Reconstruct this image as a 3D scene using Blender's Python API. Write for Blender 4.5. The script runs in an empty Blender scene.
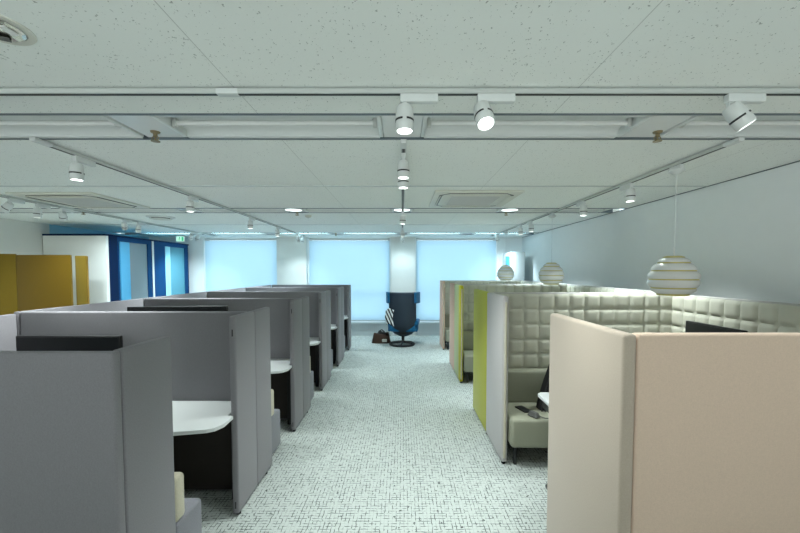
import bpy, bmesh, math, random
from mathutils import Vector, Matrix
random.seed(4)
PI = math.pi
SC = bpy.context.scene
COL = SC.collection

# ------------------------------------------------------------------ materials
class NT:
    def __init__(s, m):
        m.use_nodes = True
        s.t = m.node_tree
        s.t.nodes.clear()
        s.out = s.n('ShaderNodeOutputMaterial')
    def n(s, ty, **kw):
        nd = s.t.nodes.new(ty)
        for k, v in kw.items():
            setattr(nd, k, v)
        return nd
    def l(s, a, b):
        s.t.links.new(a, b)
    def math(s, op, a, b=None, c=None):
        nd = s.n('ShaderNodeMath', operation=op)
        for i, v in enumerate((a, b, c)):
            if v is None: continue
            if isinstance(v, (int, float)): nd.inputs[i].default_value = v
            else: s.l(v, nd.inputs[i])
        return nd.outputs[0]
    def mix(s, fac, a, b):
        nd = s.n('ShaderNodeMix', data_type='RGBA')
        for sock, v in ((nd.inputs[0], fac), (nd.inputs[6], a), (nd.inputs[7], b)):
            if isinstance(v, (int, float)): sock.default_value = v
            elif isinstance(v, tuple): sock.default_value = (*v[:3], 1)
            else: s.l(v, sock)
        return nd.outputs[2]
    def coord(s, scale=(1, 1, 1)):
        c = s.n('ShaderNodeTexCoord'); m = s.n('ShaderNodeMapping')
        m.inputs['Scale'].default_value = scale
        s.l(c.outputs['Object'], m.inputs[0])
        return m.outputs[0]
    def noise(s, vec, scale, detail=2, rough=.5):
        nd = s.n('ShaderNodeTexNoise')
        nd.inputs['Scale'].default_value = scale
        nd.inputs['Detail'].default_value = detail
        nd.inputs['Roughness'].default_value = rough
        if vec is not None: s.l(vec, nd.inputs['Vector'])
        return nd.outputs['Fac']
    def bsdf(s, col, rough=.6, metal=0, spec=.5, sheen=0):
        b = s.n('ShaderNodeBsdfPrincipled')
        if isinstance(col, tuple): b.inputs['Base Color'].default_value = (*col, 1)
        else: s.l(col, b.inputs['Base Color'])
        b.inputs['Roughness'].default_value = rough
        b.inputs['Metallic'].default_value = metal
        b.inputs['Specular IOR Level'].default_value = spec
        b.inputs['Sheen Weight'].default_value = sheen
        s.l(b.outputs[0], s.out.inputs[0])
        return b
    def bump(s, b, h, strength=.3, dist=.002):
        nd = s.n('ShaderNodeBump')
        nd.inputs['Strength'].default_value = strength
        nd.inputs['Distance'].default_value = dist
        s.l(h, nd.inputs['Height'])
        s.l(nd.outputs[0], b.inputs['Normal'])

def plain(name, col, rough=.5, metal=0, spec=.5, var=.04, scale=9):
    m = bpy.data.materials.new(name); t = NT(m)
    v = t.noise(t.coord(), scale, 3)
    c2 = tuple(max(0, x * (1 - var * 2)) for x in col)
    b = t.bsdf(t.mix(v, c2, tuple(min(1, x * (1 + var)) for x in col)), rough, metal, spec)
    return m

def fabric(name, col, weave=380, var=.16):
    m = bpy.data.materials.new(name); t = NT(m)
    c = t.coord()
    n1 = t.noise(t.coord((1, 1, .35)), weave, 2)
    n2 = t.noise(t.coord((.35, .35, 1)), weave, 2)
    big = t.noise(c, 4, 2)
    f = t.math('MULTIPLY', t.math('ADD', n1, n2), .5)
    f = t.math('ADD', t.math('MULTIPLY', t.math('SUBTRACT', f, .5), 2.6), .5)
    ca = tuple(x * (1 - var) for x in col); cb = tuple(min(1, x * (1 + var)) for x in col)
    c1 = t.mix(f, ca, cb)
    c2 = t.mix(t.math('MULTIPLY', big, .12), c1, tuple(x * .8 for x in col))
    b = t.bsdf(c2, .9, 0, .15, .15)
    t.bump(b, f, .25, .001)
    return m

def emissive(name, col, strength):
    m = bpy.data.materials.new(name); t = NT(m)
    e = t.n('ShaderNodeEmission')
    e.inputs[0].default_value = (*col, 1); e.inputs[1].default_value = strength
    t.l(e.outputs[0], t.out.inputs[0])
    return m

def carpet():
    m = bpy.data.materials.new('woven_carpet'); t = NT(m)
    co = t.n('ShaderNodeTexCoord').outputs['Object']
    nd = t.n('ShaderNodeTexNoise'); nd.inputs['Scale'].default_value = 22; nd.inputs['Detail'].default_value = 1
    t.l(co, nd.inputs['Vector'])
    sep = t.n('ShaderNodeSeparateXYZ'); t.l(co, sep.inputs[0])
    sc = t.n('ShaderNodeSeparateColor'); t.l(nd.outputs['Color'], sc.inputs[0])
    def axis(v, w, dv, cell, width, thr, seed):
        # broken dark threads that run along w, one per cell of v
        a = t.math('DIVIDE', t.math('ADD', v, t.math('MULTIPLY', t.math('SUBTRACT', dv, .5), .016)), cell)
        idx = t.math('FLOOR', a)
        d = t.math('ABSOLUTE', t.math('SUBTRACT', t.math('FRACT', a), .5))
        cmb = t.n('ShaderNodeCombineXYZ')
        t.l(t.math('MULTIPLY', w, 24), cmb.inputs[0]); t.l(t.math('MULTIPLY', idx, 7.31), cmb.inputs[1]); cmb.inputs[2].default_value = seed
        nz = t.n('ShaderNodeTexNoise'); nz.inputs['Scale'].default_value = 1.0; nz.inputs['Detail'].default_value = 2
        t.l(cmb.outputs[0], nz.inputs['Vector'])
        wd = t.math('MULTIPLY', t.math('SUBTRACT', nz.outputs['Fac'], thr), width * 9)
        wd = t.math('MINIMUM', wd, width)
        return t.math('LESS_THAN', d, wd)
    X, Y = sep.outputs[0], sep.outputs[1]
    l1 = axis(X, Y, sc.outputs[0], .026, .09, .475, 1.3)
    l2 = axis(Y, X, sc.outputs[1], .026, .105, .46, 5.1)
    l3 = t.math('MULTIPLY', t.math('MAXIMUM', axis(Y, X, sc.outputs[2], .026, .10, .30, 9.7), axis(X, Y, sc.outputs[1], .026, .10, .30, 2.2)), .17)
    spots = t.math('GREATER_THAN', t.noise(co, 30, 1), .71)
    ln = t.math('MAXIMUM', t.math('MAXIMUM', l1, l2), t.math('MAXIMUM', l3, spots))
    fuzz = t.noise(co, 260, 2)
    base = t.mix(fuzz, (.43, .465, .445), (.58, .625, .595))
    dark = t.mix(fuzz, (.03, .035, .034), (.13, .14, .135))
    b = t.bsdf(t.mix(t.math('MULTIPLY', ln, .95), base, dark), .95, 0, .1, .1)
    t.bump(b, fuzz, .4, .003)
    return m

def ceiling_mat():
    m = bpy.data.materials.new('pinholed_ceiling_board'); t = NT(m)
    c = t.coord()
    n = t.noise(t.coord((1, .75, 1)), 105, 1.5, .6)
    reg = t.noise(c, 7, 2)
    hole = t.math('GREATER_THAN', t.math('ADD', n, t.math('MULTIPLY', t.math('SUBTRACT', reg, .5), .10)), .695)
    sep = t.n('ShaderNodeSeparateXYZ'); t.l(t.n('ShaderNodeTexCoord').outputs['Object'], sep.inputs[0])
    f = t.math('FRACT', t.math('DIVIDE', t.math('ADD', sep.outputs[0], 7.98), 1.6))
    seam = t.math('LESS_THAN', t.math('ABSOLUTE', t.math('SUBTRACT', f, .5)), .0012)
    col = t.mix(t.math('MULTIPLY', hole, .62), (.91, .93, .90), (.24, .25, .24))
    col = t.mix(t.math('MULTIPLY', seam, .4), col, (.2, .2, .19))
    b = t.bsdf(col, .92, 0, .1)
    t.bump(b, t.noise(c, 60, 3), .15, .002)
    return m

def blind_mat():
    m = bpy.data.materials.new('roller_blind_fabric'); t = NT(m)
    sep = t.n('ShaderNodeSeparateXYZ'); t.l(t.n('ShaderNodeTexCoord').outputs['Object'], sep.inputs[0])
    w = t.math('MULTIPLY', t.noise(t.coord((.4, 1, 30)), 6, 1), 1)
    col = t.mix(w, (.74, .885, .965), (.79, .91, .98))
    tr = t.n('ShaderNodeBsdfTranslucent'); t.l(col, tr.inputs[0])
    df = t.n('ShaderNodeBsdfDiffuse'); df.inputs[0].default_value = (.6, .72, .76, 1)
    ms = t.n('ShaderNodeMixShader'); ms.inputs[0].default_value = .3
    t.l(tr.outputs[0], ms.inputs[1]); t.l(df.outputs[0], ms.inputs[2])
    t.l(ms.outputs[0], t.out.inputs[0])
    return m

def pane_mat(name, tint, gloss=.12, rough=.02, haze=0.0, hcol=(.6, .7, .75)):
    m = bpy.data.materials.new(name); t = NT(m)
    tr = t.n('ShaderNodeBsdfTransparent'); tr.inputs[0].default_value = (*tint, 1)
    gl = t.n('ShaderNodeBsdfGlossy'); gl.inputs['Roughness'].default_value = rough
    ms = t.n('ShaderNodeMixShader'); ms.inputs[0].default_value = gloss
    t.l(tr.outputs[0], ms.inputs[1]); t.l(gl.outputs[0], ms.inputs[2])
    o = ms.outputs[0]
    if haze:
        df = t.n('ShaderNodeBsdfDiffuse'); df.inputs[0].default_value = (*hcol, 1)
        m2 = t.n('ShaderNodeMixShader'); m2.inputs[0].default_value = haze
        t.l(o, m2.inputs[1]); t.l(df.outputs[0], m2.inputs[2]); o = m2.outputs[0]
    t.l(o, t.out.inputs[0])
    return m

def stripes_mat():
    m = bpy.data.materials.new('striped_knit'); t = NT(m)
    sep = t.n('ShaderNodeSeparateXYZ'); t.l(t.n('ShaderNodeTexCoord').outputs['Object'], sep.inputs[0])
    a = t.math('ADD', t.math('MULTIPLY', sep.outputs[0], 15), t.math('MULTIPLY', sep.outputs[2], 7))
    f = t.math('GREATER_THAN', t.math('FRACT', a), .5)
    t.bsdf(t.mix(f, (.75, .78, .78), (.03, .03, .035)), .9, 0, .1)
    return m

M = dict(
    carpet=carpet(), ceil=ceiling_mat(), blind=blind_mat(), stripes=stripes_mat(),
    wall=plain('white_wall_paint', (.86, .88, .88), .85, var=.012, spec=.2),
    wallend=plain('white_plaster', (.74, .75, .72), .85, var=.012, spec=.2),
    blueglow=plain('painted_blue_glow', (.32, .62, .78), .8, var=.02),
    rail=plain('grey_white_rail', (.52, .54, .52), .5, var=.01),
    white=plain('white_metal', (.68, .70, .69), .4, var=.01),
    offwhite=plain('ivory_plastic', (.70, .69, .62), .45, var=.02),
    grille=plain('grey_grille_plastic', (.58, .59, .57), .55, var=.03),
    trim=plain('dark_anodised_trim', (.16, .19, .21), .35, .6, var=.03),
    lighttrim=plain('pale_trim', (.55, .58, .58), .45, .2, var=.02),
    black=plain('black_plastic', (.012, .012, .013), .45, var=.1),
    rubber=plain('black_rubber', (.015, .015, .016), .8, var=.1),
    screen=plain('black_screen_glass', (.008, .010, .012), .3, var=.05),
    shell=plain('slate_blue_shell', (.018, .032, .052), .6, var=.06),
    greyfab=fabric('grey_felt', (.225, .216, .232), var=.1),
    greyseat=fabric('grey_seat_fabric', (.21, .21, .235)),
    cream=fabric('cream_cushion_fabric', (.52, .48, .37)),
    sand=fabric('sand_fabric', (.66, .50, .395), var=.06),
    sandlight=fabric('light_sand_fabric', (.455, .38, .31), var=.06),
    warmgrey=fabric('warm_grey_fabric', (.47, .45, .445), var=.06),
    lime=fabric('lime_fabric', (.47, .48, .045), var=.08),
    yellow=fabric('yellow_fabric', (.45, .42, .02), var=.08),
    pale=fabric('pale_green_fabric', (.42, .48, .24), var=.08),
    pink=fabric('salmon_fabric', (.64, .42, .32), var=.08),
    gold=fabric('mustard_fabric', (.175, .10, .006), var=.1),
    olive=fabric('olive_mustard_fabric', (.20, .13, .015), var=.1),
    quilt=plain('olive_grey_leatherette', (.55, .545, .46), .5, var=.05, spec=.35, scale=14),
    seat=plain('pale_grey_leatherette', (.28, .285, .215), .5, var=.04, spec=.35),
    table=plain('white_laminate', (.68, .70, .70), .35, var=.01),
    tabedge=plain('plywood_edge', (.5, .47, .42), .6, var=.1, scale=60),
    brown=plain('brown_board_with_shade', (.022, .016, .012), .7, var=.12),
    navy=plain('navy_lacquer', (.003, .048, .15), .7, var=.03, spec=.15),
    deep=plain('deep_navy_lacquer', (.001, .013, .055), .75, var=.05, spec=.15),
    bluefab=fabric('blue_wool', (.015, .13, .28)),
    glass=pane_mat('clear_window_glass', (.97, .99, 1), .05),
    podglass=pane_mat('smoky_blue_glass', (.55, .72, .80), .14, .05, .6, (.34, .40, .43)),
    podglass2=pane_mat('pale_blue_glass', (.45, .80, .90), .14, .05, .5, (.18, .50, .62)),
    bluecur=plain('bright_blue_panel', (.10, .42, .70), .5, var=.03),
    palecur=plain('pale_blue_panel', (.35, .70, .80), .5, var=.03),
    brass=plain('polished_brass', (.60, .52, .20), .45, .5, var=.03),
    dullbrass=plain('dull_brass', (.30, .24, .14), .4, .8, var=.05),
    enamel=plain('white_enamel', (.80, .80, .79), .25, var=.01),
    chrome=plain('faceted_chrome', (.75, .73, .65), .15, 1, var=.02),
    leather=plain('brown_leather', (.06, .026, .014), .5, var=.15, scale=20),
    greyplastic=plain('dark_grey_plastic', (.09, .09, .085), .5, var=.06),
    cabinet=plain('pale_grey_cabinet', (.52, .56, .57), .5, var=.01),
    poster=plain('blue_poster', (.05, .32, .62), .5, var=.1, scale=30),
    lamp=emissive('lit_lamp_face', (.93, 1, .96), 9),
    tube=emissive('added_cool_tube_glow', (.55, .90, 1.0), 15),
    oval=emissive('lit_round_diffuser', (.90, 1, .98), 2.4),
    exitw=emissive('lit_exit_white', (.55, 1, .8), .9),
    exitg=emissive('lit_exit_green', (.02, .55, .25), .9),
)

# ------------------------------------------------------------------ mesh helpers
class MB:
    def __init__(s): s.b = bmesh.new()
    def box(s, x0, x1, y0, y1, z0, z1, bev=0, seg=2, mat=None):
        r = bmesh.ops.create_cube(s.b, size=1)
        for v in r['verts']:
            v.co = Vector(((x0 + x1) / 2 + v.co.x * (x1 - x0), (y0 + y1) / 2 + v.co.y * (y1 - y0), (z0 + z1) / 2 + v.co.z * (z1 - z0)))
        vs = r['verts']
        if mat is not None: bmesh.ops.transform(s.b, matrix=mat, verts=vs)
        if bev:
            ed = list({e for v in vs for e in v.link_edges})
            bmesh.ops.bevel(s.b, geom=ed, offset=bev, segments=seg, profile=.5, affect='EDGES')
        return s
    def prism(s, poly, z0, z1, bev=0, seg=2):
        lo = [s.b.verts.new((x, y, z0)) for x, y in poly]; hi = [s.b.verts.new((x, y, z1)) for x, y in poly]
        n = len(poly)
        f = [s.b.faces.new(lo[::-1]), s.b.faces.new(hi)]
        for i in range(n): f.append(s.b.faces.new((lo[i], lo[(i + 1) % n], hi[(i + 1) % n], hi[i])))
        bmesh.ops.recalc_face_normals(s.b, faces=f)
        if bev:
            bmesh.ops.bevel(s.b, geom=list({e for v in lo + hi for e in v.link_edges}), offset=bev, segments=seg, profile=.5, affect='EDGES')
        return s
    def lathe(s, prof, cx=0, cy=0, n=32, mat=None, close=False, a0=0, a1=2 * PI):
        full = abs(a1 - a0 - 2 * PI) < 1e-6
        rings = []
        new = []
        k = n if full else n + 1
        for r, z in prof:
            if r < 1e-6:
                v = s.b.verts.new((cx, cy, z)); new.append(v); rings.append([v] * k)
            else:
                rr = []
                for i in range(k):
                    a = a0 + (a1 - a0) * i / n
                    v = s.b.verts.new((cx + r * math.cos(a), cy + r * math.sin(a), z)); rr.append(v); new.append(v)
                rings.append(rr)
        m = len(rings)
        for j in range(m if close else m - 1):
            A, B = rings[j], rings[(j + 1) % m]
            for i in range(n):
                i2 = (i + 1) % k
                q = []
                for v in (A[i], A[i2], B[i2], B[i]):
                    if v not in q: q.append(v)
                if len(q) > 2:
                    try: s.b.faces.new(q)
                    except ValueError: pass
        if mat is not None: bmesh.ops.transform(s.b, matrix=mat, verts=new)
        return s
    def tube(s, pts, r, n=10, closed=False):
        pts = [Vector(p) for p in pts]
        N = len(pts); rings = []
        up = Vector((0, 0, 1))
        prev = None
        for i, p in enumerate(pts):
            a = pts[(i - 1) % N] if (closed or i > 0) else p
            b = pts[(i + 1) % N] if (closed or i < N - 1) else p
            d = (b - a).normalized()
            if prev is None:
                x = d.orthogonal().normalized()
            else:
                x = (prev - d * prev.dot(d)).normalized()
            prev = x; y = d.cross(x)
            rad = r[i] if isinstance(r, (list, tuple)) else r
            rings.append([s.b.verts.new(p + (x * math.cos(2 * PI * k / n) + y * math.sin(2 * PI * k / n)) * rad) for k in range(n)])
        for i in range(N if closed else N - 1):
            A, B = rings[i], rings[(i + 1) % N]
            if closed and i == N - 1:   # match the seam
                k0 = min(range(n), key=lambda k: (A[0].co - B[k].co).length)
                B = B[k0:] + B[:k0]
            for k in range(n): s.b.faces.new((A[k], A[(k + 1) % n], B[(k + 1) % n], B[k]))
        if not closed:
            s.b.faces.new(rings[0][::-1]); s.b.faces.new(rings[-1])
        return s
    def cyl(s, p0, p1, r, n=20): return s.tube([p0, p1], r, n)
    def grid(s, fn, nu, nv):
        vs = [[s.b.verts.new(fn(i / nu, j / nv)) for j in range(nv + 1)] for i in range(nu + 1)]
        for i in range(nu):
            for j in range(nv): s.b.faces.new((vs[i][j], vs[i + 1][j], vs[i + 1][j + 1], vs[i][j + 1]))
        return s
    def ob(s, name, mat, parent=None, loc=None, sharp=35, solid=0):
        me = bpy.data.meshes.new(name)
        bmesh.ops.recalc_face_normals(s.b, faces=s.b.faces)
        s.b.to_mesh(me); s.b.free()
        me.polygons.foreach_set('use_smooth', [True] * len(me.polygons))
        me.set_sharp_from_angle(angle=math.radians(sharp))
        me.materials.append(M[mat] if isinstance(mat, str) else mat)
        o = bpy.data.objects.new(name, me); COL.objects.link(o)
        if parent: o.parent = parent
        if loc: o.location = loc
        if solid:
            md = o.modifiers.new('thickness', 'SOLIDIFY'); md.thickness = solid; md.offset = 0
        return o

def tag(o, label, cat, group=None):
    o['label'] = label; o['category'] = cat
    if group: o['group'] = group
    return o
def thing(name, label, cat, loc=(0, 0, 0), group=None):
    o = bpy.data.objects.new(name, None); COL.objects.link(o)
    o.empty_display_size = .1
    o.location = loc
    return tag(o, label, cat, group)
def struct(o): o['kind'] = 'structure'; return o
def kids(o): return [c for c in bpy.data.objects if c.parent == o]
def copy_tree(o, parent=None):
    c = o.copy(); COL.objects.link(c)
    if parent: c.parent = parent
    for ch in kids(o): copy_tree(ch, c)
    return c
ORD = ['first', 'second', 'third', 'fourth', 'fifth', 'sixth', 'seventh', 'eighth']

# ------------------------------------------------------------------ the setting
XL, XR, YB, YF, H = -6.45, 3.07, 9.6, -2.6, 2.5
struct(MB().box(XL, XR, YF, YB + .3, -.1, 0).ob('floor', 'carpet'))
CH = [(2.07, 2.45), (5.13, 5.51), (8.40, 8.78)]          # recessed light channels across the room
cb = MB(); y = YF
for a, b in CH + [(YB + .3, None)]:
    cb.box(XL - .1, XR + .1, y, a, H, H + .12)
    if b: cb.box(XL - .1, XR + .1, a, b, H + .065, H + .12); y = b
struct(cb.ob('ceiling', 'ceil'))
struct(MB().box(XR, XR + .12, YF, YB + .3, 0, H).ob('wall_right', 'wall'))
struct(MB().box(XL - .12, XL, YF, 6.9, 0, H).ob('wall_left', 'wallend'))
struct(MB().box(XL - .12, XL, 6.9, YB + .3, 0, H).ob('wall_left.001', 'blueglow'))  # blue light on this stretch is painted into the wall colour
WIN = [(-5.06, -3.18), (-2.39, -.31), (.36, 2.42)]
wb = MB(); x = XL
for a, b in WIN: wb.box(x, a, YB, YB + .25, 0, H); x = b
wb.box(x, XR, YB, YB + .25, 0, H)
for a, b in WIN: wb.box(a, b, YB, YB + .25, 0, .34)
struct(wb.ob('wall_back', 'wall'))
struct(MB().box(-3.16, -2.41, YB - .12, YB + .01, 0, H).ob('column', 'wallend'))
struct(MB().box(-.29, .34, YB - .12, YB + .01, 0, H).ob('column.001', 'wallend'))
for i, (a, b) in enumerate(WIN):
    root = struct(MB().box(a, a + .05, YB + .14, YB + .2, .34, H).box(b - .05, b, YB + .14, YB + .2, .34, H).box(a, b, YB + .14, YB + .2, .34, .40)
        .box(a, b, YB + .14, YB + .2, 1.0, 1.04).box(a, b, YB + .14, YB + .2, H - .06, H)
        .ob('window_%d' % (i + 1), 'white'))
    p = MB().box(a + .03, b - .03, YB + .165, YB + .171, .36, H - .02).ob('pane', 'glass', root)
# ceiling channel trims and cross joints
k = 1
for a, b in CH:
    for yy in (a, b):
        struct(MB().box(XL, XR, yy - .005, yy + .005, H - .008, H + .05).ob('trim_%d' % k, 'trim')); k += 1
for yy in (3.80, 6.95):
    struct(MB().box(XL, XR, yy - .012, yy + .012, H - .005, H + .004).ob('trim_%d' % k, 'lighttrim')); k += 1
struct(MB().box(XR - .01, XR, YF, YB, H - .008, H - .001).ob('trim_%d' % k, 'trim'))
struct(MB().box(XR - .012, XR, YF, YB, 0, .06).ob('baseboard_right', 'lighttrim'))
struct(MB().box(XL, XL + .012, YF, 6.7, 0, .06).ob('baseboard_left', 'lighttrim'))

# blinds
for i, (a, b) in enumerate(WIN):
    lab = ['wide pale blue roller blind over the window beside the blue pod', 'pale blue roller blind between the two white columns', 'pale blue roller blind on the window beside the white cabinet'][i]
    t = thing('roller_blind', lab, 'blind', ((a + b) / 2, YB + .05, .36), 'drawn roller blinds')
    w = (b - a) / 2 - .012
    MB().box(-w, w, -.001, .001, .02, 2.06).ob('blind_fabric', 'blind', t)
    MB().box(-w, w, -.009, .009, 0, .022, .004).ob('bottom_bar', 'lighttrim', t)
    MB().cyl((-w, 0, 2.09), (w, 0, 2.09), .025, 16).ob('roller', 'white', t)
# heaters under the blinds
for a, b, lab in ((-5.04, -3.2, 'long white slatted heater under the blind beside the blue pod'), (-2.37, -.33, 'white slatted heater between the two columns'), (.38, 2.4, 'white slatted heater under the blind by the beige booths')):
    t = thing('convector_heater', lab, 'heater', (a, YB - .117, 0), 'slatted heaters under the windows')
    L = b - a
    MB().box(0, L, 0, .1, .30, .335, .006).ob('top_cover', 'cabinet', t)
    MB().box(0, L, .012, .09, .0, .05).ob('base', 'cabinet', t)
    g = MB().box(0, L, .03, .09, .05, .30)
    n = int(L / .05)
    for q in range(n + 1): g.box(q * L / n - .010 if q else 0, q * L / n + .010, .012, .04, .09, .27)
    g.box(0, L, .012, .04, .05, .09).box(0, L, .012, .04, .27, .30)
    g.ob('slatted_grille', 'cabinet', t)

# ------------------------------------------------------------------ grey booths along one side of the aisle
GY = [2.735 + 1.3165 * (i - 1) for i in range(6)]; GY[0] = 1.44
GX, GI, TOP, T = -2.78, -1.09, 1.353, .045
BOT = .022
glab = ['frontmost grey felt partition with its outer corner turned along the aisle', 'second grey felt partition from the front, with a two-piece wing along the aisle', 'third grey felt partition from the front, behind the second black monitor',
        'fourth grey felt partition from the front with bluish lit wing', 'fifth grey felt partition from the front, last but one before the windows', 'last grey felt partition of the row, closing it towards the windows']
for i, yc in enumerate(GY):
    TOP = 1.353 if i else 1.338
    t = thing('booth_partition', glab[i], 'partition', (GI - (.014 if i == 0 else 0), yc, 0), 'grey felt booth partitions')
    w = T
    MB().box(GX - GI, 0 if i == 0 else -w + .001, -w / 2, w / 2, BOT, TOP, .012, 3).ob('back_panel', 'greyfab', t)
    y0, y1, ys = -.292, .355, .035
    if i == 0: y0, y1 = w / 2 + .002, .345
    if i == 5: y1 = w / 2
    if i == 0:
        MB().box(-w, 0, y0, y1, BOT, TOP, .012, 3).ob('wing_panel', 'greyfab', t)
    else:
        MB().box(-w, 0, y0, (ys if i < 5 else y1) - .002, BOT, TOP, .012, 3).ob('wing_panel', 'greyfab', t)
        if i < 5: MB().box(-w, 0, ys + .002, y1, BOT, TOP, .012, 3).ob('wing_panel', 'greyfab', t)
    if i > 0:
        for z in (1.22, .06): MB().box(-w / 2 - .004, -w / 2 + .004, y0 - .002, y0 + .004, z, z + .045).ob('fixing_slot', 'black', t)
    if i < 5:
        s = GY[i + 1] - yc
        MB().box(GX - GI - w, GX - GI, -w / 2, s - w / 2 - .003, BOT, TOP, .010).ob('side_panel', 'greyfab', t)
    for yy in ({0: (.25,), 5: (-.25,)}.get(i, (-.25, .25))):
        MB().lathe([(0, 0), (.016, 0), (.016, .012), (.008, .014), (.008, BOT + .004), (0, BOT + .004)], -w / 2, yy, 14).ob('foot', 'rubber', t)
    MB().lathe([(0, 0), (.016, 0), (.016, .012), (.008, .014), (.008, BOT + .004), (0, BOT + .004)], GX - GI + .2, 0, 14).ob('foot', 'rubber', t)

# desk against each grey partition
where = ['frontmost grey booth', 'second grey booth', 'third grey booth', 'fourth grey booth', 'grey booth next to the windows']
for i in range(5):
    yb = GY[i + 1] - T / 2 - .003
    t = thing('booth_desk', 'white desk with a cut-off corner in the ' + where[i], 'desk', (GI, yb, 0), 'white booth desks')
    # top: wide behind the wing it clears, corner out to the aisle line
    poly = [(GX - GI + .03, 0), (-T - .012, 0), (-T - .012, -.285), (-.018, -.285), (-.018, -.415), (-.045, -.475), (-.085, -.50), (-.50, -.585), (-1.1, -.60), (GX - GI + .03, -.58)]
    MB().prism(poly, .675, .70, .004).ob('desktop', 'table', t)
    MB().box(GX - GI + .05, -.10, -.03, -.004, .05, .674, .003).ob('modesty_panel', 'brown', t)  # brown panel, near black because the shade under the desktop is in its colour
    MB().box(-.60, -.56, -.42, -.04, .64, .674).ob('bracket', 'black', t)
    for xx in (-1.55, -.12):
        MB().box(xx - .02, xx + .02, -.07, -.03, 0, .674, .004).ob('leg', 'black', t)
# sofa backed by each grey partition
for i in range(5):
    yb = GY[i] + T / 2 + .004
    t = thing('booth_sofa', 'grey booth sofa with cream cushion in the ' + where[i], 'sofa', (GI - .03, yb, 0), 'grey booth sofas with cream cushions')
    xl = GX - GI + .06
    MB().box(xl, 0, .342, .645 if i else .585, .05, .385, .02, 3).ob('seat', 'greyseat', t)
    MB().box(xl, -T, .0, .338, .05, .385, .01, 2).ob('seat_base', 'greyseat', t)
    MB().box(xl, 0, .344, .49 if i else .43, .387, .62, .022, 3).ob('cushion', 'cream', t)
    MB().box(xl, -T, .0, .338, .387, .66, .02, 3).ob('backrest', 'greyseat', t)
    for xx in (xl + .1, -.1):
        MB().box(xx - .02, xx + .02, .5, .54, 0, .052).ob('foot', 'rubber', t)

def monitor(label, loc, rot, w, h, arm):
    t = thing('monitor', label, 'monitor', loc, 'black booth monitors'); t.rotation_euler.z = rot
    # faces -y; local origin: lower middle of the screen front
    MB().box(-w / 2, w / 2, 0, .03, 0, h, .006).ob('housing', 'black', t)
    MB().box(-w / 2 + .012, w / 2 - .012, -.0015, .001, .018, h - .012).ob('screen', 'screen', t)
    MB().box(-.06, .06, .03, arm, h / 2 - .05, h / 2 + .05, .004).ob('wall_bracket', 'black', t)
    return t
monitor('black monitor on the second grey partition, seen over the frontmost one', (-2.335, 2.60, .76), 0, .73, .436, GY[1] - T / 2 - 2.604)
monitor('tilted black monitor on the third grey partition', (-2.265, 3.78, .84), math.radians(8), .95, .45, .15)
monitor('black monitor on the quilted panel in the frontmost beige booth', (2.46, 2.96, .87), -PI / 2, .56, .35, .095)

# ------------------------------------------------------------------ quilted beige booths on the other side
RY = [1.335, 3.705, 6.04, 8.375]
RX, RB, RT, W = .845, 2.62, 1.437, .05
def quilt(fn, nu, nv, q=8, d=.017):
    # padded squares; fn maps (u metres, v metres, depth) to a point
    g = MB(); P = .148
    for a in range(nu):
        for b in range(nv):
            def f(s, r, a=a, b=b):
                u, v = 2 * s - 1, 2 * r - 1
                hgt = d * ((1 - abs(u) ** 5) * (1 - abs(v) ** 5)) ** .8
                return fn((a + s) * P, (b + r) * P, hgt)
            g.grid(f, q, q)
    bmesh.ops.remove_doubles(g.b, verts=g.b.verts, dist=.0004)
    return g
rlab = ['frontmost beige booth wall, plain sand fabric outside', 'second beige booth wall, aisle wing half white and half lime', 'third beige booth wall, aisle wing striped yellow, pale green and salmon', 'last beige booth wall, salmon wing edge near the windows']
for i, yc in enumerate(RY):
    RT = 1.437 if i else 1.427
    rx = .78 if i == 0 else RX
    t = thing('quilted_booth_wall', rlab[i], 'partition', (rx, yc, 0), 'beige booth walls')
    xb = RB - rx
    MB().box(W + .001, xb + .08, -W / 2, W / 2, BOT, RT, .012, 3).ob('back_panel', 'sand' if i == 0 else 'warmgrey', t)
    def wing(y0, y1, mat): MB().box(0, W, y0, y1, BOT, RT, .014, 3).ob('wing_panel', mat, t)
    if i == 0: wing(-W / 2, .64, 'sandlight'); feet = (.5, .1)
    elif i == 1: wing(-.583, .018, 'warmgrey'); wing(.022, .71, 'lime'); feet = (-.55, .02, .68)
    elif i == 2: wing(-.603, -.45, 'yellow'); wing(-.448, -.002, 'pale'); wing(.002, .603, 'pink'); feet = (-.57, 0, .57)
    else: wing(-.60, W / 2, 'pink'); feet = (-.57, 0)
    if i in (1, 2, 3):
        y0 = -.603 if i > 1 else -.583
        e = MB().tube([(W / 2, y0 - .001, .06), (W / 2, y0 - .001, RT - .05)], .011, 8).ob('edge_piping', 'cream', t)
    for yy in feet:
        MB().lathe([(0, 0), (.017, 0), (.017, .012), (.008, .014), (.008, BOT + .004), (0, BOT + .004)], W / 2, yy, 14).ob('foot', 'rubber', t)
    MB().lathe([(0, 0), (.017, 0), (.017, .012), (.008, .014), (.008, BOT + .004), (0, BOT + .004)], xb, 0, 14).ob('foot', 'rubber', t)
    if i:
        q = quilt(lambda u, v, h: (W + .012 + u, -W / 2 - .004 - h, RT - .012 - v), 12, 9)
        q.ob('quilted_panel', 'quilt', t, sharp=60)
    if i < 3:
        L = RY[i + 1] - yc
        MB().box(xb + .03, xb + .08, W / 2 + .002, L - W / 2 - .002, BOT, RT, .012, 3).ob('side_panel', 'warmgrey', t)
        n = 15
        q = quilt(lambda u, v, h: (xb + .026 - h, L - W / 2 - .018 - n * .148 + u, RT - .012 - v), n, 9)
        q.ob('quilted_side', 'quilt', t, sharp=60)
blab = ['pale grey padded bench in the frontmost beige booth, phone on its seat', 'pale grey padded bench behind the white and lime wing', 'pale grey padded bench behind the striped wing']
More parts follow.
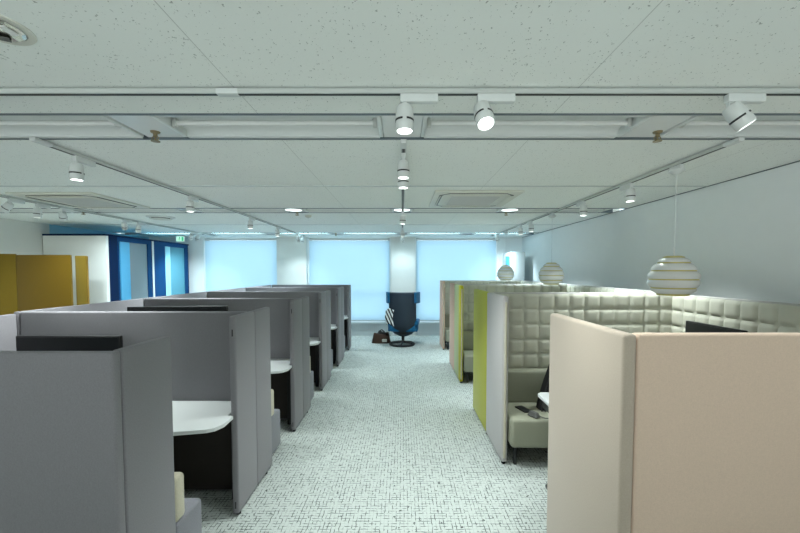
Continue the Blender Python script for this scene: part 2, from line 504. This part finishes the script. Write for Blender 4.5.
for i in range(3):
    yb = RY[i + 1] - W / 2 - .034
    t = thing('booth_bench', blab[i], 'bench', (RX + W + .012, yb, 0), 'padded booth benches')
    L = RB - RX - W - .06
    MB().box(0, L, -.60, -.16, .175, .42, .03, 4).ob('seat', 'seat', t)
    b = MB().box(0, L, -.165, 0, .40, .70, .03, 4)
    for v in b.b.verts:
        if v.co.z > .5: v.co.y += .05 * (0 if v.co.y > -.05 else 1)
    b.ob('backrest', 'seat', t)
    MB().box(.02, L - .02, -.42, -.02, .135, .176).ob('plinth', 'black', t)
    for xx in (.06, L - .06):
        for yy in (-.50, -.08): MB().cyl((xx, yy, 0), (xx, yy, .178), .016, 12).ob('leg', 'black', t)
# table in the front beige booth
t = thing('booth_table', 'white booth table with black underside, beside the padded bench', 'table', (1.03, 2.05, 0))
MB().prism([(.03, 0), (1.5, 0), (1.5, .79), (.03, .79), (0, .76), (0, .03)], .695, .72, .004).ob('tabletop', 'table', t)
MB().box(.02, 1.45, .1, .72, .625, .694, .01).ob('cable_tray', 'black', t)
MB().box(.06, .12, .35, .41, .02, .63, .004).ob('column', 'black', t)
MB().box(.06, .12, .02, .74, 0, .03, .008).ob('foot', 'black', t)
MB().box(1.3, 1.36, .35, .41, .0, .63, .004).ob('column', 'black', t)

# loose things on the bench
o = MB().box(-.038, .038, -.075, .075, 0, .009, .004)
ph = thing('phone', 'black phone lying face up on the padded bench seat', 'phone', (1.075, 3.275, .421)); ph.rotation_euler.z = .32
o.ob('case', 'black', ph); MB().box(-.034, .034, -.070, .070, .0085, .0098).ob('screen', 'screen', ph)
ad = thing('power_adapter', 'dark grey power adapter with cables on the padded bench seat', 'adapter', (1.115, 3.115, .421)); ad.rotation_euler.z = .5
b = MB().box(-.03, .03, -.05, .05, 0, .042, .01, 3)
for v in b.b.verts:
    if v.co.z > .02: v.co.y *= .75; v.co.x *= .6
b.ob('housing', 'greyplastic', ad)
MB().tube([(.0, -.035, .02), (.03, -.09, .012), (.10, -.13, .008), (.2, -.12, .009), (.28, -.14, .008)], .005, 8).ob('cable', 'greyplastic', ad)
bag = thing('black_bag', 'upright black bag with brown handle leaning on the bench backrest', 'bag', (1.365, 3.31, .421))
def bagf(s, r):
    z = r * .40
    hw = .155 * (1 - .62 * r ** 1.3); d = .075 * (1 - .5 * r)
    a = s * 2 * PI
    c, sn = math.cos(a), math.sin(a)
    return (hw * math.copysign(abs(c) ** .5, c) + .035 * r, d * math.copysign(abs(sn) ** .6, sn) + .045 * r, z)
g = MB().grid(bagf, 28, 12); bmesh.ops.remove_doubles(g.b, verts=g.b.verts, dist=.0005); bmesh.ops.holes_fill(g.b, edges=[e for e in g.b.edges if e.is_boundary], sides=0)
g.ob('body', 'rubber', bag, sharp=60)
MB().tube([(-.01, .03, .39), (-.012, .03, .43), (.02, .03, .46), (.07, .03, .46), (.09, .03, .43), (.088, .03, .39)], .009, 10).ob('handle', 'leather', bag)
MB().tube([(-.02, .0, .37), (-.10, -.06, .2), (-.14, -.085, .06), (-.15, -.10, .008), (-.11, -.10, .007)], .0055, 8).ob('strap', 'black', bag)

# ------------------------------------------------------------------ swivel lounge chair by the column
ch = thing('lounge_chair', 'high-backed navy swivel lounge chair turned towards the windows', 'chair', (.02, 8.30, 0)); ch.rotation_euler.z = math.radians(-6)
def hw(z):   # half width of the shell by height
    P = [(.20, .10), (.24, .19), (.30, .24), (.40, .275), (.55, .285), (.80, .285), (1.0, .285), (1.19, .29)]
    for (a, p), (b, q) in zip(P, P[1:]):
        if z <= b: return p + (q - p) * (z - a) / (b - a)
    return P[-1][1]
def back(s, r, off=0, sc=1):
    z = .20 + (1.185 - .20) * r
    u = 2 * s - 1
    w = hw(z) * sc
    yb = -.13 - .16 * r + .14 * max(0, .25 - r) / .25
    return (w * u, yb + .12 * abs(u) ** 2.4 + off, z)
MB().grid(lambda s, r: back(s, r), 18, 22).ob('back_shell', 'shell', ch, sharp=80, solid=.03)
MB().grid(lambda s, r: back(s, .22 + .77 * r, .055, .97), 18, 18).ob('back_cushion', 'bluefab', ch, sharp=80, solid=.07)
for sg in (-1, 1):
    MB().grid(lambda s, r: (sg * (.285 + .075 * math.sin(s * 1.4)), -.20 - .03 * r + .26 * s, .945 + .24 * r), 8, 8).ob('headrest_wing', 'bluefab', ch, sharp=80, solid=.045)
    b = MB().box(sg * .305 - .05, sg * .305 + .05, -.10, .42, .44, .55, .04, 4); b.ob('armrest', 'bluefab', ch)
    MB().box(sg * .30 - .03, sg * .30 + .03, -.05, .36, .30, .46, .025, 3).ob('arm_support', 'bluefab', ch)
MB().box(-.30, .30, -.10, .48, .30, .46, .05, 4).ob('seat', 'bluefab', ch)
MB().lathe([(0, .30), (.12, .30), (.10, .24), (.035, .22), (.03, .07), (.0, .07)], 0, .02, 24).ob('post', 'black', ch)
ring = MB().tube([(-.02 + .265 * math.cos(2 * PI * k / 48), .265 * math.sin(2 * PI * k / 48), .026) for k in range(48)], .025, 12, True)
ring.ob('ring_base', 'rubber', ch)
br = MB(); br.tube([(-.275, 0, .03), (0, 0, .085), (.235, 0, .03)], .018, 10); br.ob('base_arm', 'black', ch)
br = MB(); br.tube([(-.02, -.255, .03), (0, 0, .085), (-.02, .255, .03)], .018, 10); br.ob('base_arm', 'black', ch)
# striped garment over the arm
sc_ = MB().grid(lambda s, r: (-.36 + .16 * s - .03 * math.sin(r * 3), -.20 - .02 * math.sin(s * 9) - .10 * (1 - r) * s, .50 + .33 * r - .07 * abs(s - .4)), 16, 12)
tag(sc_.ob('striped_scarf', 'stripes', None, (.03, 8.21, .02), 80, .012), 'black and white striped scarf draped over the lounge chair arm', 'scarf')
# handbag on the floor
hb = thing('handbag', 'open brown leather handbag on the floor beside the lounge chair', 'bag', (-.475, 8.56, 0))
def hbf(s, r):
    a = s * 2 * PI; c, sn = math.cos(a), math.sin(a)
    return ((.22 - .05 * r) * math.copysign(abs(c) ** .55, c), (.10 - .035 * r) * math.copysign(abs(sn) ** .6, sn), .21 * r + .03 * r * math.sin(a * 2))
g = MB().grid(hbf, 30, 8); bmesh.ops.remove_doubles(g.b, verts=g.b.verts, dist=.0005)
es = [e for e in g.b.edges if e.is_boundary and all(v.co.z < .01 for v in e.verts)]
bmesh.ops.holes_fill(g.b, edges=es, sides=0)
g.ob('body', 'leather', hb, sharp=60, solid=.008)
for yy in (-.06, .06):
    MB().tube([(-.09, yy, .17), (-.06, yy, .26), (.01, yy * .7, .30), (.07, yy, .25), (.09, yy, .17)], .008, 8).ob('handle', 'black', hb)
MB().tube([(-.11, -.02, .17), (-.02, .0, .24), (.09, .01, .19)], [.03, .05, .03], 12).ob('folded_cloth', 'black', hb)
MB().box(.02, .13, -.105, -.07, .03, .10, .012).ob('front_pocket', 'offwhite', hb)
# ------------------------------------------------------------------ blue pod, mustard screens, cabinet
PX, P0, P1, PH = -5.3, 6.74, 9.36, 2.31
pod = thing('meeting_pod', 'blue framed meeting pod with tinted glass and white end wall', 'pod', (PX, P0, 0))
dx = XL - PX + .02; L = P1 - P0
MB().box(dx, -.002, 0, .06, 0, PH - .03).ob('end_wall', 'wallend', pod)
MB().box(dx, -.012, .008, L, PH - .03, PH).ob('roof', 'blueglow', pod)  # roof slab takes the same painted-in blue glow as the wall behind
MB().box(-.011, .001, -.006, L, PH - .031, PH + .001).box(dx, -.0115, -.006, .0075, PH - .031, PH + .001).ob('roof_edge', 'deep', pod)
MB().box(dx, -.02, L - .06, L, 0, PH - .03).ob('end_wall', 'deep', pod)
MB().box(dx, -.15, .06, L - .06, .0, .03).ob('pod_floor', 'greyfab', pod)
def fy(px):  # offsets along the pod front
    return {105: 0, 117: .27, 119: .31, 122: .38, 130: .60, 148: 1.10, 152: 1.23, 155: 1.34, 163: 1.60, 165: 1.67, 171: 1.88, 185: 2.44, 188: 2.6}[px]
MB().box(-.05, 0, .062, fy(117), 0, PH - .03).ob('corner_panel', 'deep', pod)
fr = MB().box(-.05, 0, fy(117), fy(119), 0, PH - .03).box(-.05, 0, fy(148), fy(152), 0, PH - .03).box(-.05, 0, fy(119), fy(148), 2.20, PH - .03).box(-.05, 0, fy(119), fy(148), 0, .06)
fr.ob('door_frame', 'navy', pod)
g = MB().box(-.03, -.018, fy(130), fy(148), .06, 2.2).ob('glass_door', 'podglass', pod)
MB().box(-.052, .012, fy(152), fy(152) + .05, 0, PH - .03).ob('white_post', 'white', pod)
MB().box(-.05, 0, fy(152) + .052, fy(163), 0, PH - .03).ob('post_panel', 'navy', pod)
fr = MB().box(-.05, 0, fy(163), fy(165), 0, PH - .03).box(-.05, 0, fy(185), L - .06, 0, PH - .03).box(-.05, 0, fy(165), fy(185), 2.20, PH - .03).box(-.05, 0, fy(165), fy(185), 0, .06)
fr.ob('door_frame', 'navy', pod)
MB().box(-.03, -.018, fy(171), fy(185), .06, 2.2).ob('glass_panel', 'podglass2', pod)
MB().box(-.035, -.012, fy(119) + .05, fy(130), .06, 2.2).ob('side_light', 'bluecur', pod)
MB().box(-.035, -.012, fy(165) + .03, fy(171), .06, 2.2).ob('side_light', 'palecur', pod)
# inside partition between the two rooms
MB().box(dx, -.055, 1.27, 1.31, 0, PH - .03).ob('inner_wall', 'white', pod)

gs = thing('folding_screen', 'tall mustard fabric screen with an olive leaf, before the white pod end', 'screen', (-5.63, 5.9, 0))
MB().box(-.41, .435, -.02, .02, .04, 1.90, .008).ob('screen_panel', 'gold', gs)
pb = MB().box(-.33, 0, -.02, .02, .04, 1.915, .008).ob('side_leaf', 'olive', gs, (-.425, 0, 0)); pb.rotation_euler.z = math.radians(20)
for xx in (-.4, .42): MB().box(xx - .02, xx + .02, -.18, .18, 0, .04, .006).ob('foot', 'black', gs)
gs = thing('folding_screen', 'narrow mustard screen standing just past the wide one', 'screen', (-5.02, 5.9, 0))
MB().box(-.10, .065, -.02, .02, .04, 1.885, .008).ob('screen_panel', 'olive', gs)
MB().box(.065, .08, -.018, .018, .04, 1.88, .004).ob('edge_strip', 'gold', gs)
MB().box(-.02, .02, -.18, .18, 0, .04, .006).ob('foot', 'black', gs)

cab = thing('tall_cabinet', 'tall pale grey cabinet with a blue notice, in the corner by the windows', 'cabinet', (2.55, 8.72, 0))
MB().box(0, .30, 0, .74, .05, 2.09, .006).ob('body', 'cabinet', cab)
MB().box(.01, .29, .02, .72, 0, .052).ob('plinth', 'black', cab)
d = MB().box(-.018, 0, .005, .735, .06, 2.07, .004).ob('door', 'white', cab)
MB().box(-.03, -.018, .05, .08, 1.0, 1.2, .004).ob('handle', 'trim', d)
MB().box(-.0195, -.0175, .10, .48, 1.72, 2.0).ob('notice', 'poster', d)

# ------------------------------------------------------------------ ceiling equipment
def fixture(x, y, lit, label, grp):
    t = thing('fluorescent_fixture', label, 'ceiling light', (x, y, H), grp)
    # a white trough 1.24 m long in the channel, curved reflector, one tube
    pr = []
    for k in range(9):
        a = PI * k / 8
        pr.append((-.15 * math.cos(a), .055 * math.sin(a) ** .8))
    MB().grid(lambda s, r: (-.61 + 1.22 * s, pr[min(8, round(r * 8))][0], pr[min(8, round(r * 8))][1] + .004), 1, 8).ob('reflector', 'white', t, sharp=60)
    for sx in (-1, 1):
        MB().box(sx * .62 - .012, sx * .62 + .012, -.16, .16, -.003, .06, .003).ob('end_plate', 'white', t)
        MB().box(sx * .59 - .012, sx * .59 + .012, -.018, .018, .0, .05, .004).ob('lamp_holder', 'grille', t)
    for sy in (-1, 1): MB().box(-.61, .61, sy * .1665 - .0195, sy * .1665 + .0195, -.002, .012, .003).ob('flange', 'white', t)
    MB().cyl((-.578, 0, .024), (.578, 0, .024), .014, 14).ob('tube', 'enamel' if not lit else 'tube', t)
rowname = ['front channel', 'middle channel', 'channel by the windows']
colname = ['out over the wall', 'on the pod side', 'over the outer grey row', 'over the grey wings', 'over the beige wings', 'over the pendants']
for ci, (a, b) in enumerate(CH):
    for q, xx in enumerate((-5.27, -3.77, -2.27, -.75, .75, 2.25)):
        if ci == 0 and q < 2: continue
        fixture(xx, (a + b) / 2, ci == 2, '%s strip light in the %s, %s' % ('cool white added-glow' if ci == 2 else 'unlit', rowname[ci], colname[q]), 'strip lights in the ceiling channels')  # tube glow in the window channel is added to cool the far end

for a, b in CH:
    for xx in (-4.52, -3.02, -1.51, 0, 1.50):
        struct(MB().box(xx - .115, xx + .115, a + .0055, b - .0055, H + .006, H + .065).ob('ceiling_panel', 'enamel'))
def sprinkler(x, y, z, label):
    t = thing('sprinkler', label, 'sprinkler', (x, y, z), 'brass ceiling sprinklers')
    MB().lathe([(0, 0), (.028, 0), (.024, -.008), (.012, -.012), (.012, -.03), (.006, -.034), (.006, -.055), (0, -.055)], 0, 0, 18).ob('body', 'dullbrass', t)
    MB().lathe([(0, -.055), (.024, -.055), (.026, -.059), (0, -.060)], 0, 0, 18).ob('deflector', 'dullbrass', t)
    for s in (-1, 1): MB().tube([(s * .012, 0, -.028), (s * .022, 0, -.04), (s * .006, 0, -.055)], .0035, 6).ob('frame_arm', 'dullbrass', t)
for x, y, lab in ((-1.52, 2.35, 'brass sprinkler in the front channel, over the grey booths'), (1.575, 2.35, 'brass sprinkler in the front channel, over the beige booths'),
                  (-1.51, 5.445, 'small brass sprinkler at the lit disc over the grey row'), (1.50, 5.445, 'small brass sprinkler in the middle channel over the beige booths'),
                  (-4.52, 5.36, 'small brass sprinkler in the middle channel out towards the blue pod'), (-1.51, 8.6, 'tiny sprinkler in the channel by the windows')):
    sprinkler(x, y, H + .006, lab)

def disc(x, y, label):
    t = thing('round_downlight', label, 'ceiling light', (x, y, H), 'lit round ceiling discs')
    MB().lathe([(.125, .004), (.125, -.006), (.112, -.006), (.112, .004)], 0, 0, 40, close=True).ob('rim', 'white', t)
    MB().lathe([(0, -.005), (.112, -.005), (.112, .0), (0, .0)], 0, 0, 40).ob('diffuser', 'oval', t)
disc(-1.51, 5.265, 'lit round ceiling disc over the grey row'); disc(.0, 5.265, 'lit round ceiling disc over the aisle')
disc(1.50, 5.265, 'lit round ceiling disc beside the air cassette')
sd = thing('smoke_detector', 'small ivory smoke detector on the ceiling over the grey row', 'detector', (-1.44, 5.80, H))
MB().lathe([(0, 0), (.05, 0), (.05, -.015), (.035, -.032), (0, -.036)], 0, 0, 24).ob('body', 'offwhite', sd)
MB().lathe([(0, -.035), (.012, -.036), (.010, -.042), (0, -.043)], 0, 0, 12).ob('sensor', 'grille', sd)

av = thing('round_air_diffuser', 'round ceiling air outlet out towards the blue pod', 'air outlet', (-3.80, 5.95, H))
MB().lathe([(.20, .0), (.20, -.010), (.165, -.026), (.155, -.022), (.16, 0)], 0, 0, 36, close=True).ob('outer_ring', 'white', av)
MB().lathe([(.125, -.028), (.15, -.034), (.15, -.038), (.10, -.044), (.10, -.036)], 0, 0, 36, close=True).ob('inner_ring', 'offwhite', av)
MB().lathe([(.16, -.001), (.125, -.001), (.125, -.034), (0, -.034), (0, .002), (.16, .002)], 0, 0, 36).ob('throat', 'black', av)
MB().lathe([(0, -.048), (.10, -.044), (.10, -.036), (0, -.0345)], 0, 0, 30).ob('centre_plate', 'offwhite', av)

dl = thing('recessed_downlight', 'recessed round downlight with faceted chrome reflector, unlit', 'ceiling light', (-1.42, 1.345, H))
MB().lathe([(.082, -.004), (.105, -.004), (.108, 0), (.108, .004), (.082, .004)], 0, 0, 40, close=True).ob('rim', 'offwhite', dl)
b = MB(); b.lathe([(.080, -.0055), (.070, -.012), (.045, -.006), (0, -.004)], 0, 0, 14); b.ob('reflector', 'chrome', dl, sharp=5)
for k in range(3):
    a = k * 2.1
    MB().box(-.012, .012, -.026, .026, -.0165, -.0115, 0, 1, Matrix.Translation((.048 * math.cos(a), .048 * math.sin(a), 0)) @ Matrix.Rotation(a, 4, 'Z')).ob('facet', 'greyplastic' if k else 'enamel', dl)

def cassette(x, y, label, open_side):
    t = thing('air_cassette', label, 'air conditioner', (x, y, H), 'ceiling air cassettes')
    MB().box(-.475, .475, -.475, .475, -.022, .0, .012, 3).ob('fascia', 'offwhite', t)
    MB().box(-.29, .29, -.29, .29, -.027, -.0215, .003).ob('intake_surround', 'offwhite', t)
    g = MB().box(-.27, .27, -.27, .27, -.029, -.0265)
    for q in range(18): g.box(-.265, .265, -.255 + q * .03 - .004, -.255 + q * .03 + .004, -.034, -.0285)
    g.ob('intake_grille', 'grille', t)
    for k in range(4):
        R = Matrix.Rotation(k * PI / 2, 4, 'Z')
        pts = [(-.36, -.34), (-.30, -.375), (.30, -.375), (.36, -.34), (.36, -.355), (.31, -.408), (-.31, -.408), (-.36, -.355)]
        sl = MB().prism([tuple((R @ Vector((*p, 0)))[:2]) for p in pts], -.0235, -.021); s = sl.ob('air_slot', 'black', t)
        tilt = .6 if k == open_side else .1
        hwid = .012 if k in (0, 3) else .024
        MB().box(-.31, .31, -hwid, hwid, -.003, .002, .001, 1, R @ Matrix.Translation((0, (-.402, -.382, -.382, -.400)[k], -.031)) @ Matrix.Rotation(tilt, 4, 'X')).ob('louvre', 'offwhite', t)
cassette(.82, 4.46, 'square ceiling air cassette above the beige booths', 3)
cassette(-3.82, 4.56, 'square ceiling air cassette out beyond the grey row', 0)

# lighting tracks (profile hung just under the ceiling)
def track(x0, y0, x1, y1, label):
    ax = abs(x1 - x0) > abs(y1 - y0)
    t = thing('lighting_track', label, 'lighting track', (x0, y0, H - .0075), 'white lighting tracks')
    X, Y = x1 - x0, y1 - y0
    w = .017
    if ax:
        MB().box(0, X, -w, w, -.022, 0, .002).ob('rail', 'rail', t)
        MB().box(0, X, -.008, .008, -.0235, -.0215).ob('conductor_slot', 'black', t)
        for q in (0, X): MB().box(q - .02, q + .02, -.019, .019, -.024, 0, .002).ob('end_cap', 'white', t)
    else:
        MB().box(-w, w, 0, Y, -.022, 0, .002).ob('rail', 'rail', t)
        MB().box(-.009, .009, 0, Y, -.0235, -.0215).ob('conductor_slot', 'black', t)
        for q in (0, Y): MB().box(-.019, .019, q - .06, q + .06, -.024, 0, .002).ob('end_cap', 'white', t)
    return t
tr = track(-6.2, 1.785, 3.0, 1.785, 'front white lighting track running across the whole room')
MB().box(6.2 - .86, 6.2 - .76, -.019, .019, -.025, 0, .002).ob('joint_cover', 'white', tr)
track(-2.33, 2.46, -2.33, 9.0, 'white lighting track along the grey row')
track(.01, 2.5, .01, 9.0, 'white lighting track over the aisle')
track(2.14, 2.46, 2.14, 9.0, 'white lighting track over the beige booths, pendants hanging from it')
track(-4.45, 3.4, -4.45, 9.0, 'white lighting track beside the blue pod')

# spotlight prototype
def make_spot():
    t = thing('track_spotlight', 'x', 'spotlight')
    MB().box(-.02, .155, -.016, .016, -.060, -.022, .004).ob('adapter', 'white', t)
    MB().box(-.012, .012, -.010, .010, -.085, -.058, .003).ob('arm', 'white', t)
    hd = MB().lathe([(0, 0), (.032, 0), (.038, -.008), (.042, -.045), (.042, -.113), (.039, -.118), (.036, -.118), (.036, -.106), (0, -.106)], 0, 0, 32).ob('lamp_head', 'white', t, (0, 0, -.075), 40)
    for k in range(2):
        MB().lathe([(.0421, -.066), (.0435, -.066), (.0435, -.075), (.0421, -.075)], 0, 0, 20, close=True, a0=k * PI + PI / 2 + .22, a1=k * PI + 3 * PI / 2 - .22 ).ob('vent_slot', 'black', hd)
    MB().lathe([(0, -.111), (.034, -.111), (.034, -.109), (0, -.109)], 0, 0, 28).ob('lens', 'lamp', hd)
    return t
proto = make_spot()
SPOTP = []
def spot(x, y, label, rot=0, aim=(0, 0), power=26, ang=85, grp='white track spotlights', col=(.91, 1, .985)):
    t = proto if not SPOTP else copy_tree(proto)
    SPOTP.append(t)
    t.location = (x, y, H - .0075); t.rotation_euler = (0, 0, rot)
    t['label'] = label; t['group'] = grp
    hd = [c for c in kids(t) if c.name.startswith('lamp_head')][0]
    d = Vector((aim[0], aim[1], -1)).normalized()
    d = Matrix.Rotation(-rot, 3, 'Z') @ d
    q = Vector((0, 0, -1)).rotation_difference(d)
    hd.rotation_mode = 'QUATERNION'; hd.rotation_quaternion = q
    li = bpy.data.lights.new('beam', 'SPOT'); li.energy = power; li.spot_size = math.radians(ang); li.spot_blend = .8; li.shadow_soft_size = .035; f = min(1, max(0, (y - 3.5) / 4)); li.color = tuple(a + (b - a) * f for a, b in zip(col, (.74, .97, 1.06)))
    lo = bpy.data.objects.new('beam', li); COL.objects.link(lo)
    lo.parent = t
    lo.location = Vector((0, 0, -.075)) + d * .122
    lo.rotation_mode = 'QUATERNION'; lo.rotation_quaternion = Vector((0, 0, -1)).rotation_difference(d)
    return t
spot(.012, 1.785, 'spotlight pointing straight down on the front track, over the aisle', 0, (0, -.05), 42, 100)
spot(.37, 1.785, 'spotlight turned towards the viewer on the front track, beside the aisle one', 0, (.10, -.55), 40, 85)
spot(1.53, 1.785, 'spotlight tilted sideways on the front track, over the frontmost beige booth', 0, (.62, -.25), 42, 85)
for i, yy in enumerate((2.66, 2.98, 5.25, 7.2, 8.7)):
    spot(.01, yy, ORD[i] + ' spotlight from the front on the aisle track', PI / 2, (0, .6 if i == 4 else 0), (40, 40, 55, 60, 34)[i], 110)
for i, (yy, aim) in enumerate(((2.72, (0, 0)), (4.16, (0, 0)), (5.80, (0, 0)), (7.05, (0, 0)), (8.45, (-.1, .45)), (8.8, (-.2, .3)))):
    spot(-2.33, yy, ORD[i] + ' spotlight from the front on the track along the grey row', PI / 2, aim, (95, 95, 110, 120, 32, 32)[i], 105)
for i, (yy, aim) in enumerate(((3.55, (0, 0)), (4.46, (0, 0)), (6.25, (0, 0)), (6.8, (0, 0)), (8.5, (.35, .6)))):
    spot(2.14, yy, ORD[i] + ' spotlight from the front on the track over the beige booths', PI / 2, aim, (75, 85, 115, 115, 110)[i], 105)
for i, yy in enumerate((4.30, 4.62, 4.95, 6.05, 6.38, 7.95, 8.2)):
    spot(-4.45, yy, ORD[i] + ' spotlight from the front on the track beside the blue pod', PI / 2, (-.9, 0) if i == 0 else ((-.5, .75) if i in (2, 3) else (-.35, .5) if i > 4 else (-.1, 0)), 80, 105)

# beehive pendants
def pendant(x, y, label):
    zb = 1.455
    t = thing('beehive_pendant', label, 'pendant lamp', (x, y, zb), 'white beehive pendants')
    R = [(.098, .118), (.118, .152), (.152, .168), (.168, .150), (.150, .100)]
    # five white shells from the bottom up, brass bands in the gaps
    zs = [0.011, .060, .128, .196, .258, .302]
    rr = [.112, .152, .168, .152, .112, .074]
    for k in range(5):
        z0, z1 = zs[k] + .005, zs[k + 1] - .005
        r0, r1 = rr[k], rr[k + 1]
        prof = []
        for q in range(9):
            s = q / 8
            bul = .010 * math.sin(PI * s)
            prof.append((r0 + (r1 - r0) * s + bul, z0 + (z1 - z0) * s))
        inner = [(r - .003, z) for r, z in prof[::-1]]
        MB().lathe(prof + inner, 0, 0, 48, close=True).ob('shade_ring', 'enamel', t, sharp=60)
    for k in range(5):
        r = rr[k] - .010
        MB().lathe([(r, zs[k] - .009), (r + .006, zs[k] - .009), (r + .006, zs[k] + .009), (r, zs[k] + .009)], 0, 0, 48, close=True).ob('brass_band', 'brass', t)
    MB().lathe([(0, .292), (.070, .292), (.072, .304), (.05, .312), (0, .312)], 0, 0, 36).ob('top_cap', 'brass', t)
    MB().lathe([(0, .31), (.007, .31), (.004, .375), (0, .375)], 0, 0, 16).ob('cord_grip', 'enamel', t)
    MB().cyl((0, 0, .37), (0, 0, H - .08 - zb), .003, 8).ob('cord', 'white', t)
    MB().lathe([(0, H - .10 - zb), (.03, H - .095 - zb), (.055, H - .072 - zb), (.055, H - .065 - zb), (0, H - .065 - zb)], 0, 0, 28).ob('ceiling_cup', 'white', t)
    MB().box(-.017, .017, -.06, .06, H - .066 - zb, H - .0325 - zb, .004).ob('track_adapter', 'white', t)
pendant(2.14, 2.96, 'white beehive pendant with brass bands over the frontmost beige booth')
pendant(2.14, 5.38, 'white beehive pendant over the second beige booth')
pendant(2.14, 7.75, 'white beehive pendant partly before the tall grey cabinet')

# exit sign hung from the ceiling
ex = thing('exit_sign', 'small green and white lit exit sign above the blue pod end', 'sign', (-5.28, 8.98, H - .155))
MB().box(-.10, .10, -.012, .012, 0, .13, .004).ob('housing', 'white', ex)
MB().box(-.094, .094, -.0145, -.0115, .006, .124).ob('lit_face', 'exitw', ex)
fg = MB()
fg.lathe([(0, -.001), (.013, -.001), (.013, .001), (0, .001)], 0, 0, 14, Matrix.Translation((-.012, -.0155, .100)) @ Matrix.Rotation(PI / 2, 4, 'X'))
for (xa, za, xb_, zb_, w) in ((-.012, .088, -.022, .055, .011), (-.022, .055, -.004, .040, .008), (-.004, .040, -.012, .018, .007), (-.022, .055, -.038, .038, .008), (-.038, .038, -.056, .036, .007), (-.012, .082, .012, .068, .006), (-.016, .082, -.038, .070, .006)):
    fg.cyl((xa, -.0155, za), (xb_, -.0155, zb_), w / 2, 8)
fg.ob('running_figure', 'exitg', ex)
MB().box(.036, .078, -.0165, -.0143, .018, .112).ob('door_symbol', 'exitg', ex)
for s in (-.05, .05): MB().cyl((s, 0, .128), (s, 0, .155), .004, 8).ob('hanger', 'white', ex)

# ------------------------------------------------------------------ light, camera, view
DAY, REAR_HI, REAR_LO = 1.85, .32, 2.2
w = bpy.data.worlds.new('daylight'); SC.world = w; w.use_nodes = True
wt = w.node_tree
bg = wt.nodes['Background']
tc = wt.nodes.new('ShaderNodeTexCoord'); sp = wt.nodes.new('ShaderNodeSeparateXYZ')
wt.links.new(tc.outputs['Generated'], sp.inputs[0])
def wmath(op, a, b):
    nd = wt.nodes.new('ShaderNodeMath'); nd.operation = op
    for q, v in enumerate((a, b)):
        if isinstance(v, (int, float)): nd.inputs[q].default_value = v
        else: wt.links.new(v, nd.inputs[q])
    return nd.outputs[0]
# daylight outside the windows (+y); added fill in place of the unseen office behind the viewer (-y), stronger from below
front = wmath('GREATER_THAN', sp.outputs[1], 0)
below = wmath('LESS_THAN', sp.outputs[2], 0)
behind = wmath('ADD', REAR_HI, wmath('MULTIPLY', below, REAR_LO - REAR_HI))
stg = wmath('ADD', wmath('MULTIPLY', front, DAY), wmath('MULTIPLY', wmath('SUBTRACT', 1, front), behind))
wt.links.new(stg, bg.inputs[1])
mx = wt.nodes.new('ShaderNodeMix'); mx.data_type = 'RGBA'
wt.links.new(front, mx.inputs[0])
mx.inputs[6].default_value = (.90, 1.0, .985, 1); mx.inputs[7].default_value = (.80, .98, 1.06, 1)
wt.links.new(mx.outputs[2], bg.inputs[0])

cam = bpy.data.cameras.new('camera'); co = bpy.data.objects.new('camera', cam); COL.objects.link(co)
co.location = (0, 0, 1.65); co.rotation_euler = (math.radians(87.5), 0, 0)
cam.sensor_width = 36; cam.lens = 375 / 800 * 36
cam.shift_x = -2 / 800; cam.shift_y = (287.2 - 266.5) / 800
cam.clip_start = .05
SC.camera = co
SC.view_settings.view_transform = 'Standard'; SC.view_settings.look = 'None'
SC.view_settings.gamma = 1; SC.view_settings.exposure = .14; SC.view_settings.use_curve_mapping = False
cy = SC.cycles
cy.use_denoising = True
cy.max_bounces = 10; cy.diffuse_bounces = 7; cy.transparent_max_bounces = 12
cy.sample_clamp_indirect = 4
